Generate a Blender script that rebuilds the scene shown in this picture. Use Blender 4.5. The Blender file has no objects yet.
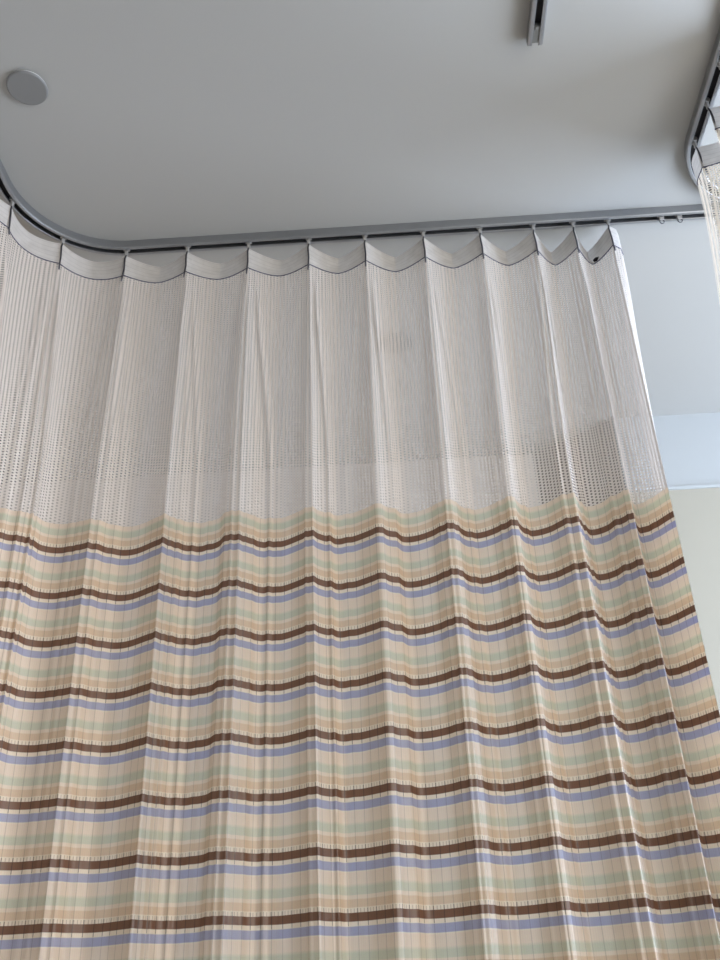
import bpy, bmesh, math, random
from mathutils import Vector, Matrix

random.seed(7)
S = bpy.context.scene
C = S.collection
H = 1.4            # eye to underside of the curtain tracks, metres
EYE = 1.2          # eye height above the floor
ZT = EYE + H       # underside of the tracks
TRH = 0.0195       # track height
ZC = ZT + TRH      # ceiling
PI = math.pi


# ------------------------------------------------------------------ helpers
def lin(r, g, b):
    f = lambda c: c / 12.92 if c <= 0.04045 else ((c + 0.055) / 1.055) ** 2.4
    return (f(r / 255), f(g / 255), f(b / 255), 1.0)


def smooth(a, b, x):
    t = max(0.0, min(1.0, (x - a) / (b - a)))
    return t * t * (3 - 2 * t)


def link_mesh(name, verts, faces, m, parent=None, uvs=None, shade=False):
    me = bpy.data.meshes.new(name)
    me.from_pydata(verts, [], faces)
    if uvs is not None:
        lay = me.uv_layers.new(name='UVMap')
        for lp in me.loops:
            lay.data[lp.index].uv = uvs[lp.vertex_index]
    if shade:
        me.polygons.foreach_set('use_smooth', [True] * len(me.polygons))
    me.materials.append(m)
    me.update()
    o = bpy.data.objects.new(name, me)
    C.objects.link(o)
    if parent:
        o.parent = parent
    return o


def link_bm(name, bm, m, parent=None, shade=False):
    bmesh.ops.recalc_face_normals(bm, faces=bm.faces)
    me = bpy.data.meshes.new(name)
    bm.to_mesh(me)
    bm.free()
    if shade:
        me.polygons.foreach_set('use_smooth', [True] * len(me.polygons))
    me.materials.append(m)
    o = bpy.data.objects.new(name, me)
    C.objects.link(o)
    if parent:
        o.parent = parent
    return o


def add_box(bm, x0, x1, y0, y1, z0, z1, bevel=0.0):
    r = bmesh.ops.create_cube(bm, size=1.0)
    for v in r['verts']:
        v.co = Vector((x0 + (v.co.x + .5) * (x1 - x0), y0 + (v.co.y + .5) * (y1 - y0), z0 + (v.co.z + .5) * (z1 - z0)))
    if bevel:
        es = list({e for v in r['verts'] for e in v.link_edges})
        bmesh.ops.bevel(bm, geom=es, offset=bevel, segments=2, affect='EDGES', profile=.6)
    return r


def add_tube(bm, pts, rad, n=8):
    rings = []
    for i, p in enumerate(pts):
        a = pts[max(i - 1, 0)]
        b = pts[min(i + 1, len(pts) - 1)]
        t = (Vector(b) - Vector(a)).normalized()
        ref = Vector((0, 0, 1)) if abs(t.z) < .9 else Vector((1, 0, 0))
        e1 = t.cross(ref).normalized()
        e2 = t.cross(e1)
        rings.append([bm.verts.new(Vector(p) + rad * (math.cos(2 * PI * k / n) * e1 + math.sin(2 * PI * k / n) * e2)) for k in range(n)])
    for a, b in zip(rings[:-1], rings[1:]):
        for k in range(n):
            bm.faces.new((a[k], a[(k + 1) % n], b[(k + 1) % n], b[k]))
    bm.faces.new(rings[0])
    bm.faces.new(rings[-1])


def add_lathe(bm, prof, n=48, cx=0, cy=0):
    rings = []
    for r, z in prof:
        if r < 1e-6:
            rings.append([bm.verts.new((cx, cy, z))])
        else:
            rings.append([bm.verts.new((cx + r * math.cos(2 * PI * k / n), cy + r * math.sin(2 * PI * k / n), z)) for k in range(n)])
    for a, b in zip(rings[:-1], rings[1:]):
        for k in range(n):
            q = [a[k % len(a)], a[(k + 1) % len(a)], b[(k + 1) % len(b)], b[k % len(b)]]
            q = list(dict.fromkeys(q))
            if len(q) > 2:
                bm.faces.new(q)


def empty(name, loc, label=None, cat=None, group=None):
    o = bpy.data.objects.new(name, None)
    o.empty_display_size = .05
    C.objects.link(o)
    o.location = loc
    return tag(o, label, cat, group)


def tag(o, label=None, cat=None, group=None, kind=None):
    if label: o['label'] = label
    if cat: o['category'] = cat
    if group: o['group'] = group
    if kind: o['kind'] = kind
    return o


def struct(o, label, cat):
    return tag(o, label, cat, None, 'structure')


# ---------------------------------------------------------------- materials
class NT:
    def __init__(self, name):
        self.m = bpy.data.materials.new(name)
        self.m.use_nodes = True
        self.t = self.m.node_tree
        self.t.nodes.clear()
        self.out = self.t.nodes.new('ShaderNodeOutputMaterial')

    def n(self, typ, **kw):
        nd = self.t.nodes.new(typ)
        for k, v in kw.items():
            setattr(nd, k, v)
        return nd

    def l(self, a, b):
        self.t.links.new(a, b)

    def math(self, op, a, b=None, c=None):
        nd = self.n('ShaderNodeMath', operation=op)
        for i, v in enumerate((a, b, c)):
            if v is None: continue
            if isinstance(v, (int, float)): nd.inputs[i].default_value = v
            else: self.l(v, nd.inputs[i])
        return nd.outputs[0]

    def mixc(self, fac, a, b, mode='MIX'):
        nd = self.n('ShaderNodeMix', data_type='RGBA', blend_type=mode)
        for s, v in ((nd.inputs[0], fac), (nd.inputs[6], a), (nd.inputs[7], b)):
            if isinstance(v, (int, float)): s.default_value = v
            elif isinstance(v, tuple): s.default_value = v
            else: self.l(v, s)
        return nd.outputs[2]


def paint(name, col, rough=.6, var=.03, scale=3.0, metal=0.0, bump=0.0, bscale=300):
    k = NT(name)
    b = k.n('ShaderNodeBsdfPrincipled')
    tc = k.n('ShaderNodeTexCoord')
    nz = k.n('ShaderNodeTexNoise')
    nz.inputs['Scale'].default_value = scale
    nz.inputs['Detail'].default_value = 4
    k.l(tc.outputs['Object'], nz.inputs['Vector'])
    d = tuple(c * (1 - var) for c in col[:3]) + (1,)
    e = tuple(min(1, c * (1 + var)) for c in col[:3]) + (1,)
    k.l(k.mixc(nz.outputs['Fac'], d, e), b.inputs['Base Color'])
    b.inputs['Roughness'].default_value = rough
    b.inputs['Metallic'].default_value = metal
    if bump:
        n2 = k.n('ShaderNodeTexNoise')
        n2.inputs['Scale'].default_value = bscale
        k.l(tc.outputs['Object'], n2.inputs['Vector'])
        bp = k.n('ShaderNodeBump')
        bp.inputs['Strength'].default_value = bump
        bp.inputs['Distance'].default_value = .002
        k.l(n2.outputs['Fac'], bp.inputs['Height'])
        k.l(bp.outputs['Normal'], b.inputs['Normal'])
    k.l(b.outputs[0], k.out.inputs[0])
    return k.m


def cloth_out(k, colsock, transl, normal=None, alpha=None, gloss=0.0):
    d = k.n('ShaderNodeBsdfDiffuse')
    t = k.n('ShaderNodeBsdfTranslucent')
    mx = k.n('ShaderNodeMixShader')
    for s in (d, t):
        if isinstance(colsock, tuple): s.inputs['Color'].default_value = colsock
        else: k.l(colsock, s.inputs['Color'])
        if normal: k.l(normal, s.inputs['Normal'])
    mx.inputs[0].default_value = transl
    k.l(d.outputs[0], mx.inputs[1])
    k.l(t.outputs[0], mx.inputs[2])
    o = mx.outputs[0]
    if gloss:
        g = k.n('ShaderNodeBsdfGlossy')
        g.inputs['Roughness'].default_value = .5
        g.inputs['Color'].default_value = (1, .97, .92, 1)
        m3 = k.n('ShaderNodeMixShader')
        m3.inputs[0].default_value = gloss
        k.l(o, m3.inputs[1])
        k.l(g.outputs[0], m3.inputs[2])
        o = m3.outputs[0]
    if alpha is not None:
        tr = k.n('ShaderNodeBsdfTransparent')
        m2 = k.n('ShaderNodeMixShader')
        k.l(alpha, m2.inputs[0])
        k.l(tr.outputs[0], m2.inputs[1])
        k.l(o, m2.inputs[2])
        o = m2.outputs[0]
    k.l(o, k.out.inputs[0])
    return k.m


STRIPE = 0.05946 * H
Z_BROWN = EYE + 0.5055 * H       # centre of the topmost brown stripe


def stripe_fabric():
    k = NT('striped_cotton')
    uv = k.n('ShaderNodeUVMap')
    sp = k.n('ShaderNodeSeparateXYZ')
    k.l(uv.outputs[0], sp.inputs[0])
    u, v = sp.outputs[0], sp.outputs[1]
    # phase 0 at a brown stripe, growing downwards
    ph = k.math('FRACT', k.math('ADD', k.math('DIVIDE', k.math('SUBTRACT', Z_BROWN, v), STRIPE), 20.065))
    cr = k.n('ShaderNodeValToRGB')
    cr.color_ramp.interpolation = 'LINEAR'
    beige = lin(234, 219, 200)
    cream = lin(238, 226, 206)
    brown = lin(118, 82, 62)
    blue = lin(167, 170, 196)
    green = lin(206, 208, 187)
    tan = lin(223, 199, 171)
    pink = lin(233, 217, 198)
    bands = [(0.0, brown), (.13, brown), (.14, cream), (.205, cream), (.215, blue), (.345, blue), (.355, cream), (.38, pink),
             (.40, pink), (.55, beige), (.61, green), (.72, green), (.735, beige), (.785, beige), (.80, tan), (.915, tan), (.925, cream), (.99, cream)]
    el = cr.color_ramp.elements
    el[0].position, el[0].color = bands[0]
    el[1].position, el[1].color = bands[-1]
    for p, c in bands[1:-1]:
        e = el.new(p)
        e.color = c
    k.l(ph, cr.inputs[0])
    # vertical weave lines
    fu = k.math('FRACT', k.math('DIVIDE', u, .0155))
    line = k.math('LESS_THAN', fu, .09)
    fu2 = k.math('FRACT', k.math('DIVIDE', u, .0031))
    rib = k.math('MULTIPLY', k.math('ABSOLUTE', k.math('SUBTRACT', fu2, .5)), .14)
    col = k.mixc(rib, cr.outputs[0], lin(150, 130, 112))
    # dark ticks that run through the brown stripe and its two cream borders
    tick = k.math('ADD', k.math('LESS_THAN', ph, .20), k.math('GREATER_THAN', ph, .935))
    inten = k.math('ADD', k.math('MULTIPLY', tick, .40), .22)
    col = k.mixc(k.math('MULTIPLY', line, inten), col, lin(60, 48, 44))
    # dotted woven edge in the cream borders
    dot = k.math('MULTIPLY', k.math('GREATER_THAN', ph, .935), k.math('LESS_THAN', k.math('FRACT', k.math('DIVIDE', u, .0052)), .3))
    col = k.mixc(k.math('MULTIPLY', dot, .35), col, brown)
    nz = k.n('ShaderNodeTexNoise')
    nz.inputs['Scale'].default_value = 900
    k.l(uv.outputs[0], nz.inputs['Vector'])
    col = k.mixc(.16, col, nz.outputs['Color'], 'OVERLAY')
    bp = k.n('ShaderNodeBump')
    bp.inputs['Strength'].default_value = .35
    bp.inputs['Distance'].default_value = .001
    k.l(k.math('ADD', nz.outputs['Fac'], k.math('MULTIPLY', line, -1.0)), bp.inputs['Height'])
    return cloth_out(k, col, .55, bp.outputs['Normal'], None, .05)


def netting(name, col, transl=.35):
    k = NT(name)
    uv = k.n('ShaderNodeUVMap')
    sp = k.n('ShaderNodeSeparateXYZ')
    k.l(uv.outputs[0], sp.inputs[0])
    u, v = sp.outputs[0], sp.outputs[1]
    px, rh, a, b = .0074, .0058, .0020, .0016
    ur = k.math('DIVIDE', u, px)
    column = k.math('FLOOR', ur)
    off = k.math('MULTIPLY', k.math('MODULO', column, 2.0), .5)
    cx = k.math('SUBTRACT', k.math('FRACT', ur), .5)
    cy = k.math('SUBTRACT', k.math('FRACT', k.math('ADD', k.math('DIVIDE', v, rh), off)), .5)
    ex = k.math('POWER', k.math('ABSOLUTE', k.math('MULTIPLY', cx, px / a)), 2.0)
    ey = k.math('POWER', k.math('ABSOLUTE', k.math('MULTIPLY', cy, rh / b)), 2.0)
    alpha = k.math('GREATER_THAN', k.math('ADD', ex, ey), 1.0)
    return cloth_out(k, col, transl, None, alpha, .05)


def tape_material():
    k = NT('heading_tape_cotton')
    uv = k.n('ShaderNodeUVMap')
    sp = k.n('ShaderNodeSeparateXYZ')
    k.l(uv.outputs[0], sp.inputs[0])
    u, v = sp.outputs[0], sp.outputs[1]
    st = k.math('LESS_THAN', k.math('FRACT', k.math('DIVIDE', v, .011)), .12)
    nz = k.n('ShaderNodeTexNoise')
    nz.inputs['Scale'].default_value = 45
    nz.inputs['Detail'].default_value = 5
    k.l(uv.outputs[0], nz.inputs['Vector'])
    base = k.mixc(nz.outputs['Fac'], lin(190, 186, 181), lin(224, 221, 217))
    col = k.mixc(k.math('MULTIPLY', st, .25), base, lin(140, 136, 132))
    bp = k.n('ShaderNodeBump')
    bp.inputs['Strength'].default_value = .4
    bp.inputs['Distance'].default_value = .003
    k.l(nz.outputs['Fac'], bp.inputs['Height'])
    return cloth_out(k, col, .22, bp.outputs['Normal'])


def plain_cloth(name, col, transl):
    k = NT(name)
    nz = k.n('ShaderNodeTexNoise')
    nz.inputs['Scale'].default_value = 80
    return cloth_out(k, k.mixc(nz.outputs['Fac'], col, tuple(c * .8 for c in col[:3]) + (1,)), transl)


M_ceil = paint('ceiling_paint', lin(167, 167, 163), .75, .015, 1.6, bump=.05)
M_wall = paint('upper_wall_paint', lin(162, 167, 169), .7, .015, 1.6, bump=.05)
M_beige = paint('lower_wall_paint', lin(156, 153, 141), .7, .02, 1.6, bump=.05)
M_side = paint('side_wall_paint', lin(118, 115, 110), .7, .02, 1.6, bump=.05)
M_back = paint('back_wall_paint', lin(194, 188, 182), .7, .02, 1.6, bump=.05)
M_trim = paint('rail_grey', lin(168, 174, 176), .5, .02, 5)
M_taupe = paint('dark_panel_paint', lin(104, 96, 92), .6, .04, 5)
M_floor = paint('vinyl_floor', lin(104, 100, 95), .4, .06, 20)
M_track = paint('brushed_aluminium', lin(150, 152, 154), .36, .06, 60, metal=.7)
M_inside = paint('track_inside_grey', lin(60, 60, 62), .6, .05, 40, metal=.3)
M_nylon = paint('grey_nylon', lin(160, 159, 156), .45, .03, 60)
M_stop = paint('end_stop_grey', lin(112, 113, 110), .5, .05, 40)
M_wire = paint('hook_steel', lin(92, 92, 98), .35, .05, 80, metal=.8)
M_cover = paint('cover_plate_enamel', lin(122, 123, 122), .5, .03, 20)
M_rim = paint('cover_plate_rim', lin(205, 204, 200), .4, .03, 20)
M_frame = paint('window_frame_white', lin(225, 225, 222), .5, .02, 5)
M_fabric = stripe_fabric()
M_net = netting('white_netting', lin(222, 215, 208))
M_net_lit = netting('cream_netting', lin(226, 215, 199))  # same netting as the white one, with warm light put into its colour
M_tape = tape_material()
M_bind = plain_cloth('binding_thread', lin(98, 98, 116), .1)
M_mark = plain_cloth('ink_mark', lin(38, 34, 36), .02)

# --------------------------------------------------------------------- room
XL, XR, YN = -2.3, 2.3, -.75
YW = 1.583 * H     # wall right of the splay
YB = 1.703 * H     # deeper wall behind the netting
XS0, XS1 = 0.43, 0.632


def prism(name, poly, z0, z1, m, parent=None):
    n = len(poly)
    vs = [(x, y, z0) for x, y in poly] + [(x, y, z1) for x, y in poly]
    fs = [tuple(range(n))[::-1], tuple(range(n, 2 * n))] + [(i, (i + 1) % n, n + (i + 1) % n, n + i) for i in range(n)]
    return link_mesh(name, vs, fs, m, parent)




def box_obj(name, x0, x1, y0, y1, z0, z1, m, parent=None, bevel=0.0):
    bm = bmesh.new()
    add_box(bm, x0, x1, y0, y1, z0, z1, bevel)
    return link_bm(name, bm, m, parent)


struct(box_obj('ceiling', XL - .1, XR + .1, YN - .1, YB + .1, ZC, ZC + .1, M_ceil), 'pale grey painted ceiling above the curtain tracks', 'ceiling')
struct(box_obj('floor', XL - .1, XR + .1, YN - .1, YB + .1, -.1, 0, M_floor), 'grey vinyl floor of the ward', 'floor')
LY0, LY1 = 1.55, 2.3
bm = bmesh.new()
add_box(bm, XL - .1, XL, YN - .1, YB + .1, 0, .85)
add_box(bm, XL - .1, XL, YN - .1, YB + .1, 2.30, ZC)
add_box(bm, XL - .1, XL, YN - .1, LY0, .85, 2.30)
add_box(bm, XL - .1, XL, LY1, YB + .1, .85, 2.30)
struct(link_bm('wall_left', bm, M_side), 'plain wall closing the left of the ward', 'wall')
FX0, FX1 = 1.05, 2.15
bm = bmesh.new()
add_box(bm, XL, XR, YN - .1, YN, 0, .85)
add_box(bm, XL, XR, YN - .1, YN, 2.30, ZC)
add_box(bm, XL, FX0, YN - .1, YN, .85, 2.30)
add_box(bm, FX1, XR, YN - .1, YN, .85, 2.30)
struct(link_bm('wall_front', bm, M_side), 'pale wall with a window opposite the curtain', 'wall')
# far wall, in two depths joined by a dark splayed panel
struct(box_obj('wall_back', XL, XS0, YB, YB + .1, 0, ZC, M_back), 'deeper back wall seen faintly through the netting', 'wall')
ZLINE = EYE + .847 * H
wr = prism('wall_back_right', [(XS1, YW), (XR, YW), (XR, YB + .1), (XS1, YB + .1)], ZLINE, ZC, M_wall)
struct(wr, 'pale upper band of the back wall to the right of the striped curtain', 'wall')
wl = prism('wall_back_lower', [(XS1, YW - .006), (XR, YW - .006), (XR, YB + .1), (XS1, YB + .1)], 0, ZLINE, M_beige)
struct(wl, 'beige lower part of the back wall to the right of the striped curtain', 'wall')
tr_ = box_obj('trim_1', XS1, XR, YW - .010, YW + .01, ZLINE - .004, ZLINE + .004, M_trim)
struct(tr_, 'thin grey rail between the pale and beige parts of the wall', 'trim')

sp_ = prism('wall_splay', [(XS0, YB), (XS1, YW), (XS1, YB + .1), (XS0, YB + .1)], 0, ZC - .002, M_taupe)
struct(sp_, 'dark splayed wall panel showing through the netting near its right end', 'wall panel')

# right wall with two unseen windows, placed for daylight from the right
WZ0, WZ1 = .85, 2.30
WINS = [(-.65, .0), (.35, 2.05)]
bm = bmesh.new()
add_box(bm, XR, XR + .1, YN - .1, YW, 0, WZ0)
add_box(bm, XR, XR + .1, YN - .1, YW, WZ1, ZC)
ys = [YN - .1, WINS[0][0], WINS[0][1], WINS[1][0], WINS[1][1], YW]
for a, b in ((ys[0], ys[1]), (ys[2], ys[3]), (ys[4], ys[5])):
    add_box(bm, XR, XR + .1, a, b, WZ0, WZ1)
struct(link_bm('wall_right', bm, M_wall), 'window wall closing the right of the ward', 'wall')
k = NT('window_glass')
gl = k.n('ShaderNodeBsdfGlossy')
gl.inputs['Roughness'].default_value = .02
tr = k.n('ShaderNodeBsdfTransparent')
tr.inputs['Color'].default_value = (.93, .96, .97, 1)
mx = k.n('ShaderNodeMixShader')
mx.inputs[0].default_value = .06
k.l(tr.outputs[0], mx.inputs[1])
k.l(gl.outputs[0], mx.inputs[2])
k.l(mx.outputs[0], k.out.inputs[0])
M_glass = k.m
for i, (a, b) in enumerate(WINS):
    bm = bmesh.new()
    for q in ((a, a + .05, WZ0, WZ1), (b - .05, b, WZ0, WZ1), (a + .05, b - .05, WZ0, WZ0 + .05), (a + .05, b - .05, WZ1 - .05, WZ1)):
        add_box(bm, XR + .02, XR + .07, q[0], q[1], q[2], q[3])
    w = link_bm('window_%d' % (i + 1), bm, M_frame)
    struct(w, 'white framed window in the right wall, %s' % ('beyond the curtain line' if i else 'on the bed side of the curtain'), 'window')
    box_obj('pane', XR + .04, XR + .046, a + .05, b - .05, WZ0 + .05, WZ1 - .05, M_glass, w)


bm = bmesh.new()
for q in ((LY0, LY0 + .05, WZ0, WZ1), (LY1 - .05, LY1, WZ0, WZ1), (LY0 + .05, LY1 - .05, WZ0, WZ0 + .05), (LY0 + .05, LY1 - .05, WZ1 - .05, WZ1)):
    add_box(bm, XL - .07, XL - .02, q[0], q[1], q[2], q[3])
w = link_bm('window_4', bm, M_frame)  # unseen window, added to brighten the ceiling behind the curtain's left part
struct(w, 'white framed window in the left wall behind the curtain', 'window')
box_obj('pane', XL - .046, XL - .04, LY0 + .05, LY1 - .05, WZ0 + .05, WZ1 - .05, M_glass, w)
bm = bmesh.new()
for q in ((FX0, FX0 + .05, WZ0, WZ1), (FX1 - .05, FX1, WZ0, WZ1), (FX0 + .05, FX1 - .05, WZ0, WZ0 + .05), (FX0 + .05, FX1 - .05, WZ1 - .05, WZ1)):
    add_box(bm, q[0], q[1], YN - .07, YN - .02, q[2], q[3])
w = link_bm('window_3', bm, M_frame)  # unseen window, added to light the curtain from the front
struct(w, 'white framed window in the wall opposite the curtain', 'window')
box_obj('pane', FX0 + .05, FX1 - .05, YN - .046, YN - .04, WZ0 + .05, WZ1 - .05, M_glass, w)


# ------------------------------------------------------------------- tracks
class Path:
    """Line towards -X at y=yl from xs, a left-hand bend of radius R, then towards -Y down to ye."""
    def __init__(self, xs, yl, xleg, R, ye):
        self.xs, self.yl, self.xleg, self.R = xs, yl, xleg, R
        self.cx, self.cy = xleg + R, yl - R
        self.L1 = xs - self.cx
        self.L2 = R * PI / 2
        self.L3 = self.cy - ye
        self.L = self.L1 + self.L2 + self.L3

    def at(self, s):
        if s <= self.L1:
            return Vector((self.xs - s, self.yl, 0)), Vector((-1, 0, 0)), Vector((0, -1, 0))
        if s <= self.L1 + self.L2:
            a = (s - self.L1) / self.R
            N = Vector((math.sin(a), -math.cos(a), 0))
            return Vector((self.cx, self.cy, 0)) - N * self.R, Vector((-math.cos(a), -math.sin(a), 0)), N
        return Vector((self.xleg, self.cy - (s - self.L1 - self.L2), 0)), Vector((0, -1, 0)), Vector((1, 0, 0))

    def stations(self):
        out = [0.0] + [self.L1 + self.L2 * i / 28 for i in range(29)] + [self.L]
        return out

    def s_of_x(self, x):
        return self.xs - x


TW = .0255          # track width
SLOT = .0105


def rail_profile():
    w, h, t, c = TW / 2, TRH, .0018, SLOT / 2
    # (n, z) closed outline of a C rail, open below; corners eased
    e = .002
    return [(-w, h), (w, h), (w, e), (w - e, 0), (c + .0008, 0), (c, .0008), (c, t), (w - t, t), (w - t, h - t), (-w + t, h - t), (-w + t, t),
            (-c, t), (-c, .0008), (-c - .0008, 0), (-w + e, 0), (-w, e)]


def build_rail(name, frames, prof, m, parent):
    """frames: list of (point, normal) in plan; sweeps the (n, z) profile."""
    vs, fs = [], []
    n = len(prof)
    for P, N in frames:
        for a, z in prof:
            vs.append((P.x + N.x * a, P.y + N.y * a, ZT + z))
    for i in range(len(frames) - 1):
        for j in range(n):
            a, b = i * n + j, i * n + (j + 1) % n
            fs.append((a, b, b + n, a + n))
    fs.append(tuple(range(n)))
    fs.append(tuple(range((len(frames) - 1) * n, len(frames) * n))[::-1])
    bm = bmesh.new()
    V = [bm.verts.new(v) for v in vs]
    for f in fs:
        bm.faces.new([V[i] for i in f])
    return link_bm(name, bm, m, parent)


def build_track(path, label):
    P0 = path.at(0)[0]
    t = empty('curtain_track', (0, 0, 0), label, 'curtain track', 'ceiling curtain tracks')
    fr = [(path.at(s)[0], path.at(s)[2]) for s in path.stations()]
    build_rail('rail', fr, rail_profile(), M_track, t)
    # dark running channel up inside the rail
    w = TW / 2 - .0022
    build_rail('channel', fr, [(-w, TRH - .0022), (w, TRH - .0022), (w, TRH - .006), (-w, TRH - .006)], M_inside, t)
    return t


pathA = Path(.525 * H, 1.0285 * H, -.500 * H, .140 * H, -.73)
pathB = Path(2.29, 1.006 * H, .436 * H, .118 * H, -.73)
build_track(pathA, 'long aluminium curtain track bending round at the left end of the striped curtain')
build_track(pathB, 'aluminium curtain track bending away at the upper right beside the cream netting')

# short stub of a third track at the top of the view, with an end stop in its slot
t3 = empty('curtain_track', (0, 0, 0), 'straight aluminium curtain track ending alone in mid ceiling', 'curtain track', 'ceiling curtain tracks')
x3, y3 = .2055 * H, .730 * H
fr3 = [(Vector((x3, y3, 0)), Vector((1, 0, 0))), (Vector((x3, -.73, 0)), Vector((1, 0, 0)))]
build_rail('rail', fr3, rail_profile(), M_track, t3)
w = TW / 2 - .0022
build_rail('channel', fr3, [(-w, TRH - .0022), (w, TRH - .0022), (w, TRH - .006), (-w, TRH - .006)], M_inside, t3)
bm = bmesh.new()
add_box(bm, x3 - .0085, x3 + .0085, y3 - .034, y3 - .003, ZT + .0022, ZT + .012, .001)
add_box(bm, x3 - .003, x3 + .003, y3 - .034, y3 - .028, ZT - .001, ZT + .003, .0005)
link_bm('end_stop', bm, M_stop, t3)


# ----------------------------------------------------------------- curtains
def gprof(t, tm, sharp):
    """0 at both hooks, 1 at the trough; sharp=0 rounded crests, 1 straight V."""
    q = t / tm if t < tm else (1 - t) / (1 - tm)
    s = math.sin(q * PI / 2)
    c = .5 - .5 * math.cos(q * PI)
    if sharp >= 0:
        return s * (1 - sharp) + q * sharp
    return s * (1 + sharp) - c * sharp


Z_TAPE_T = ZT - .008 * H
Z_TAPE_B = ZT - .046 * H
Z_FAB = Z_BROWN + .60 * STRIPE
Z_HEM = .30


def build_curtain(name, path, hooks, amps, tms, sgn, net, labels, group, edge, shift=None, seed=1, sway0=.024):
    """hooks: arc positions along the path (right to left); amps[i], tms[i] for gap i between hooks i and i+1 (tm from the right hook)."""
    rnd = random.Random(seed)
    root = empty(name, (path.at(hooks[0])[0].x, path.at(hooks[0])[0].y, Z_HEM), labels, 'curtain', group)
    inv = Matrix.Translation(-Vector(root.location))
    NS = 56
    cols = []      # each column: (kind, gap, t)
    NE = 40
    for j in range(NE):
        cols.append((-1, j / NE))
    for g in range(len(hooks) - 1):
        for j in range(NS):
            cols.append((g, j / NS))
    cols.append((len(hooks) - 2, 1.0))
    vee = [min(.7, a / .055) for a in amps]
    bumps = []
    for g in range(len(hooks) - 1):
        bs = []
        for q in range(rnd.randint(4, 7)):
            near = rnd.random()
            tk = rnd.uniform(.03, .30) if near < .25 else (rnd.uniform(.62, .97) if near < .85 else rnd.uniform(.3, .62))
            bs.append((tk, rnd.uniform(.025, .065), rnd.uniform(.0014, .0038) * H))
        for q in range(rnd.choice((1, 2, 2, 3))):   # pinched pleats beside each hook
            bs.append((.955 - .085 * q + rnd.uniform(-.012, .012), rnd.uniform(.021, .030), rnd.uniform(.0026, .0042) * H))
        if rnd.random() < .5:
            bs.append((.06, .022, .003 * H))
        bumps.append(bs)
    shift = shift or [0.0] * len(hooks)
    drift = [rnd.uniform(-1, 1) for _ in hooks]

    def point(col, z):
        g, t = col
        d = (ZT - z) / H                       # 0 at the track, ~.5 at the fabric
        low = smooth(.03, .45, d)              # 0 tape, 1 fabric
        deep = smooth(.45, 1.4, d)
        sway = sway0 * H * low
        if g == -1:                            # free edge right of the first hook
            pts = edge
            q = t * (len(pts) - 1)
            i = min(int(q), len(pts) - 2)
            fr = smooth(0, 1, q - i) * .5 + (q - i) * .5
            ds = pts[i][0] + (pts[i + 1][0] - pts[i][0]) * fr
            dn = pts[i][1] + (pts[i + 1][1] - pts[i][1]) * fr
            k1 = 1.0 - .65 * low
            s = hooks[0] + ds * H * k1 + shift[0] * H * low
            n = sway + sgn * dn * H * (.6 + .4 * low)
            sag = 0
        else:
            s0, s1 = hooks[g], hooks[g + 1]
            tm = .5 + (tms[g] - .5) * low
            A = amps[g] * H
            sharp = vee[g] * (1 - (1 - vee[g]) * smooth(.016, .046, d)) * (1 - low) - .35 * low
            amp = A * (.92 - .30 * smooth(.018, .046, d) + .26 * low * (1 + .5 * (A < .03 * H)) + .06 * deep)
            G = gprof(t, tm, max(-.7, sharp))
            n = sway - sgn * amp * G
            conv = .35 + .65 * smooth(.04, .42, d)
            bf = smooth(.045, .16, d)
            for tk, wd, ba in bumps[g]:
                tt = tk * conv if tk < .5 else 1 - (1 - tk) * conv
                n += sgn * ba * bf * math.exp(-((t - tt) / (wd * (.5 + .5 * conv))) ** 2)
            s = s0 + (s1 - s0) * t + low * H * (shift[g] * (1 - t) + shift[g + 1] * t)
            # slight sideways wander of the folds further down
            s += deep * .012 * (drift[g] * (1 - t) + drift[g + 1] * t)
            sag = A * .16 * math.sin(PI * t) * (1 - low)
        P, T, N = path.at(s)
        return Vector((P.x + N.x * n, P.y + N.y * n, z - sag))

    # cloth u coordinate: arc length at netting mid height
    us = [0.0]
    zr = Z_FAB
    prev = point(cols[0], zr)
    for c in cols[1:]:
        p = point(c, zr)
        us.append(us[-1] + (p - prev).length)
        prev = p

    def sheet(nm, zs, m, off=0.0):
        vs, uv, fs = [], [], []
        n = len(cols)
        for z in zs:
            for i, c in enumerate(cols):
                vs.append(inv @ point(c, z))
                uv.append((us[i], z))
        for r in range(len(zs) - 1):
            for i in range(n - 1):
                a = r * n + i
                fs.append((a, a + n, a + n + 1, a + 1))
        return link_mesh(nm, vs, fs, m, root, uv, True)

    def rows(a, b, n):
        return [a + (b - a) * i / n for i in range(n + 1)]

    sheet('heading_tape', rows(Z_TAPE_T, Z_TAPE_B, 8), M_tape)
    sheet('netting', rows(Z_TAPE_B, Z_FAB, 40), net)
    sheet('striped_panel', rows(Z_FAB, Z_HEM, 56), M_fabric)
    # dark binding cord along the lower edge of the tape
    bm = bmesh.new()
    pts = [inv @ (point(c, Z_TAPE_B)) for c in cols[::2]]
    add_tube(bm, pts, .0013, 6)
    link_bm('binding', bm, M_bind, root, True)
    # carriers and hooks
    proto = None
    for i, s in enumerate(hooks):
        P, T, N = path.at(s)
        if proto is None:
            bm = bmesh.new()
            z1 = ZT
            pts = [(0, 0, -.010), (.0015, -.001, -.02), (.001, -.0022, -.03), (.0, -.003, -.05), (.0008, -.0052, -.07), (.001, -.0085, -.086)]
            pts = [(a, -b, c) for a, b, c in pts]
            add_tube(bm, pts, .0017, 8)
            hk = link_bm('hook', bm, M_wire, root, True)
            bm = bmesh.new()
            add_box(bm, -.0032, .0032, -.0026, .0026, -.010, .004, .001)
            add_tube(bm, [(-.006, 0, .0075), (.006, 0, .0075)], .005, 14)
            car = link_bm('carrier', bm, M_nylon, hk)
            proto = (hk, car)
        else:
            hk = proto[0].copy()
            C.objects.link(hk)
            hk.parent = root
            car = proto[1].copy()
            C.objects.link(car)
            car.parent = hk
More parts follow.
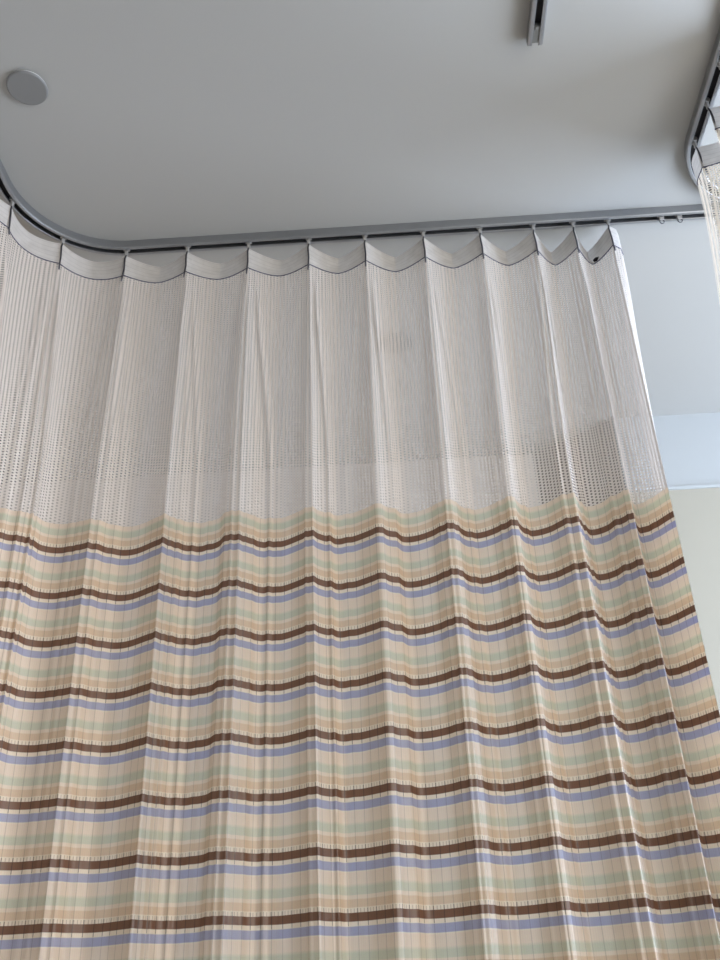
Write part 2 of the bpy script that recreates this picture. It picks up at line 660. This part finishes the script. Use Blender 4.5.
        hk.location = inv @ Vector((P.x, P.y, ZT))
        hk.rotation_euler = (0, 0, math.atan2(N.y, N.x) - PI / 2)
    return root, point, inv


# main curtain hooks: measured along the straight, then evenly round the bend
hx = [.344, .293, .235, .157, .074, -.012, -.095, -.184, -.275]
hooksA = [pathA.s_of_x(x * H) for x in hx]
hooksA.append(pathA.s_of_x(-.366 * H + .0))
s = pathA.L1 + .70 * pathA.R
hooksA.append(s)
for i in range(7):
    s += .0905 * H
    hooksA.append(s)
ampsA = [.048, .044, .037, .035, .035, .030, .027, .026, .025, .016, .012, .014, .02, .02, .02, .02, .02]
tmsA = [.60, .62, .68, .60, .60, .58, .55, .55, .52, .5, .5, .5, .5, .5, .5, .5, .5]
edgeA = [(-.010, -.060), (-.016, -.050), (-.018, -.035), (-.012, -.014), (0, 0)]
rootA, ptA, invA = build_curtain('privacy_curtain', pathA, hooksA, ampsA, tmsA, 1, M_net,
                           'long striped privacy curtain with white netting top across the middle', None, edgeA,
                                 [.008, .006, .013, .008] + [0.0] * 30, 11)

yB = [.894, .832, .774, .735]
hooksB = [pathB.L1 + pathB.L2 + (pathB.cy - y * H) for y in yB]
ampsB = [.060, .058, .06, .055, .06, .06]
tmsB = [.5, .55, .45, .5, .5, .5]
edgeB = [(-.030, .006), (-.024, .006), (-.015, .004), (-.007, .001), (0, 0)]
rootB, ptB, invB = build_curtain('privacy_curtain', pathB, hooksB, ampsB, tmsB, -1, M_net_lit,
                           'bunched curtain of cream netting hanging at the upper right edge', None, edgeB, None, 5, -.028)


# dark ink spot on the tape between the first two hooks
vs, fs = [], []
rs = random.Random(3)
cxs = []
ring = 14
ct, cz = .40, Z_TAPE_B + .010
vs.append(invA @ (ptA((0, ct), cz) + Vector((0, -.0012, 0))))
for i in range(ring):
    a = 2 * PI * i / ring
    q = rs.uniform(.75, 1.2)
    vs.append(invA @ (ptA((0, ct + .075 * q * math.cos(a)), cz + .0075 * q * math.sin(a)) + Vector((0, -.0012, 0))))
    fs.append((0, 1 + i, 1 + (i + 1) % ring))
ink = link_mesh('ink_spot', vs, fs, M_mark, rootA)
ink['label'] = 'small black spot on the tape'


# -------------------------------------------------------------- small fittings
def spare(x, label):
    t = empty('track_carrier', (x, pathA.yl, ZT), label, 'carrier', 'spare carriers on the long track')
    bm = bmesh.new()
    add_box(bm, -.0045, .0045, -.0032, .0032, -.006, .004, .001)
    add_tube(bm, [(-.006, 0, .0075), (.006, 0, .0075)], .005, 14)
    link_bm('body', bm, M_nylon, t)
    bm = bmesh.new()
    n = 14
    add_tube(bm, [(.0045 * math.cos(a), 0, -.0095 + .0048 * math.sin(a)) for a in [PI / 2 + .4 + (2 * PI - .8) * i / n for i in range(n + 1)]], .0010, 6)
    link_bm('eyelet', bm, M_wire, t, True)


spare(.4215 * H, 'small empty track carrier just right of the striped curtain')
spare(.4475 * H, 'small empty track carrier nearest the cream netting')


def cover_plate(x, y, r, label):
    t = empty('sprinkler_cover', (x, y, ZC), label, 'sprinkler cover', 'round cover plates in the ceiling')
    bm = bmesh.new()
    add_lathe(bm, [(0, -.0075), (r - .003, -.0075), (r - .001, -.0068), (r, -.0055), (r, -.004), (r - .002, -.0035), (0, -.0035)])
    link_bm('plate', bm, M_cover, t)
    bm = bmesh.new()
    add_lathe(bm, [(r - .006, -.0035), (r - .006, 0), (r - .002, 0), (r - .002, -.0035), (r - .006, -.0035)])
    link_bm('collar', bm, M_rim, t)


cover_plate(-.411 * 1.010 * H, .741 * 1.010 * H, .0345, 'round grey cover plate on the ceiling above the bend of the track')
cover_plate(.031 * 1.010 * H, 1.284 * 1.010 * H, .040, 'round cover plate seen through the white netting')

# ------------------------------------------------------------------- camera
f, th, ro, ya = 943.26, .51966, -.0397348, -.032376
cy_, sy_ = math.cos(ya), math.sin(ya)
fw = Vector((sy_ * math.cos(th), cy_ * math.cos(th), math.sin(th)))
r0 = Vector((cy_, -sy_, 0))
u0 = r0.cross(fw)
rr = r0 * math.cos(ro) + u0 * math.sin(ro)
uu = -r0 * math.sin(ro) + u0 * math.cos(ro)
cam = bpy.data.cameras.new('camera')
cam.sensor_fit = 'HORIZONTAL'
cam.sensor_width = 36
cam.lens = f / 720 * 36
cam.clip_start = .01
co = bpy.data.objects.new('camera', cam)
C.objects.link(co)
co.matrix_world = Matrix(((rr.x, uu.x, -fw.x, 0), (rr.y, uu.y, -fw.y, 0), (rr.z, uu.z, -fw.z, EYE), (0, 0, 0, 1)))
S.camera = co


# ------------------------------------------------------------------- lights
def area(name, loc, direction, sx, sy, e, col, spread=PI):
    L = bpy.data.lights.new(name, 'AREA')
    L.shape = 'RECTANGLE'
    L.size, L.size_y = sx, sy
    L.energy = e
    L.color = col
    L.spread = spread
    o = bpy.data.objects.new(name, L)
    C.objects.link(o)
    o.location = loc
    o.rotation_euler = Vector(direction).to_track_quat('-Z', 'Y').to_euler()
    return o


for (a, b), e, cl in zip(WINS, (13, 138), ((.92, .95, 1.0), (.69, .80, 1.0))):
    area('window_daylight', (XR - .02, (a + b) / 2, (WZ0 + WZ1) / 2), (-1, 0, 0), b - a, WZ1 - WZ0, e, cl)  # light of the unseen windows placed in the right wall
area('window_daylight', ((FX0 + FX1) / 2, YN + .02, (WZ0 + WZ1) / 2), (0, 1, 0), FX1 - FX0, WZ1 - WZ0, 46, (1.0, .965, .91))  # added fill on the curtain front, from the unseen window
area('window_daylight', (XL + .02, (LY0 + LY1) / 2, (WZ0 + WZ1) / 2), (1, 0, 0), LY1 - LY0, WZ1 - WZ0, 19, (1.0, .88, .81))  # added warm fill at the back left, from the unseen window
w = bpy.data.worlds.new('World')
S.world = w
w.use_nodes = True
nt = w.node_tree
sky = nt.nodes.new('ShaderNodeTexSky')
sky.sky_type = 'NISHITA'
sky.sun_disc = False
sky.sun_elevation = math.radians(35)
sky.sun_rotation = math.radians(200)
nt.links.new(sky.outputs[0], nt.nodes['Background'].inputs[0])
nt.nodes['Background'].inputs[1].default_value = .15

S.view_settings.view_transform = 'Standard'
S.view_settings.look = 'None'
S.view_settings.gamma = 1
S.view_settings.use_curve_mapping = False
S.view_settings.exposure = -0.12
S.cycles.max_bounces = 10
S.cycles.transparent_max_bounces = 16
S.cycles.use_denoising = True
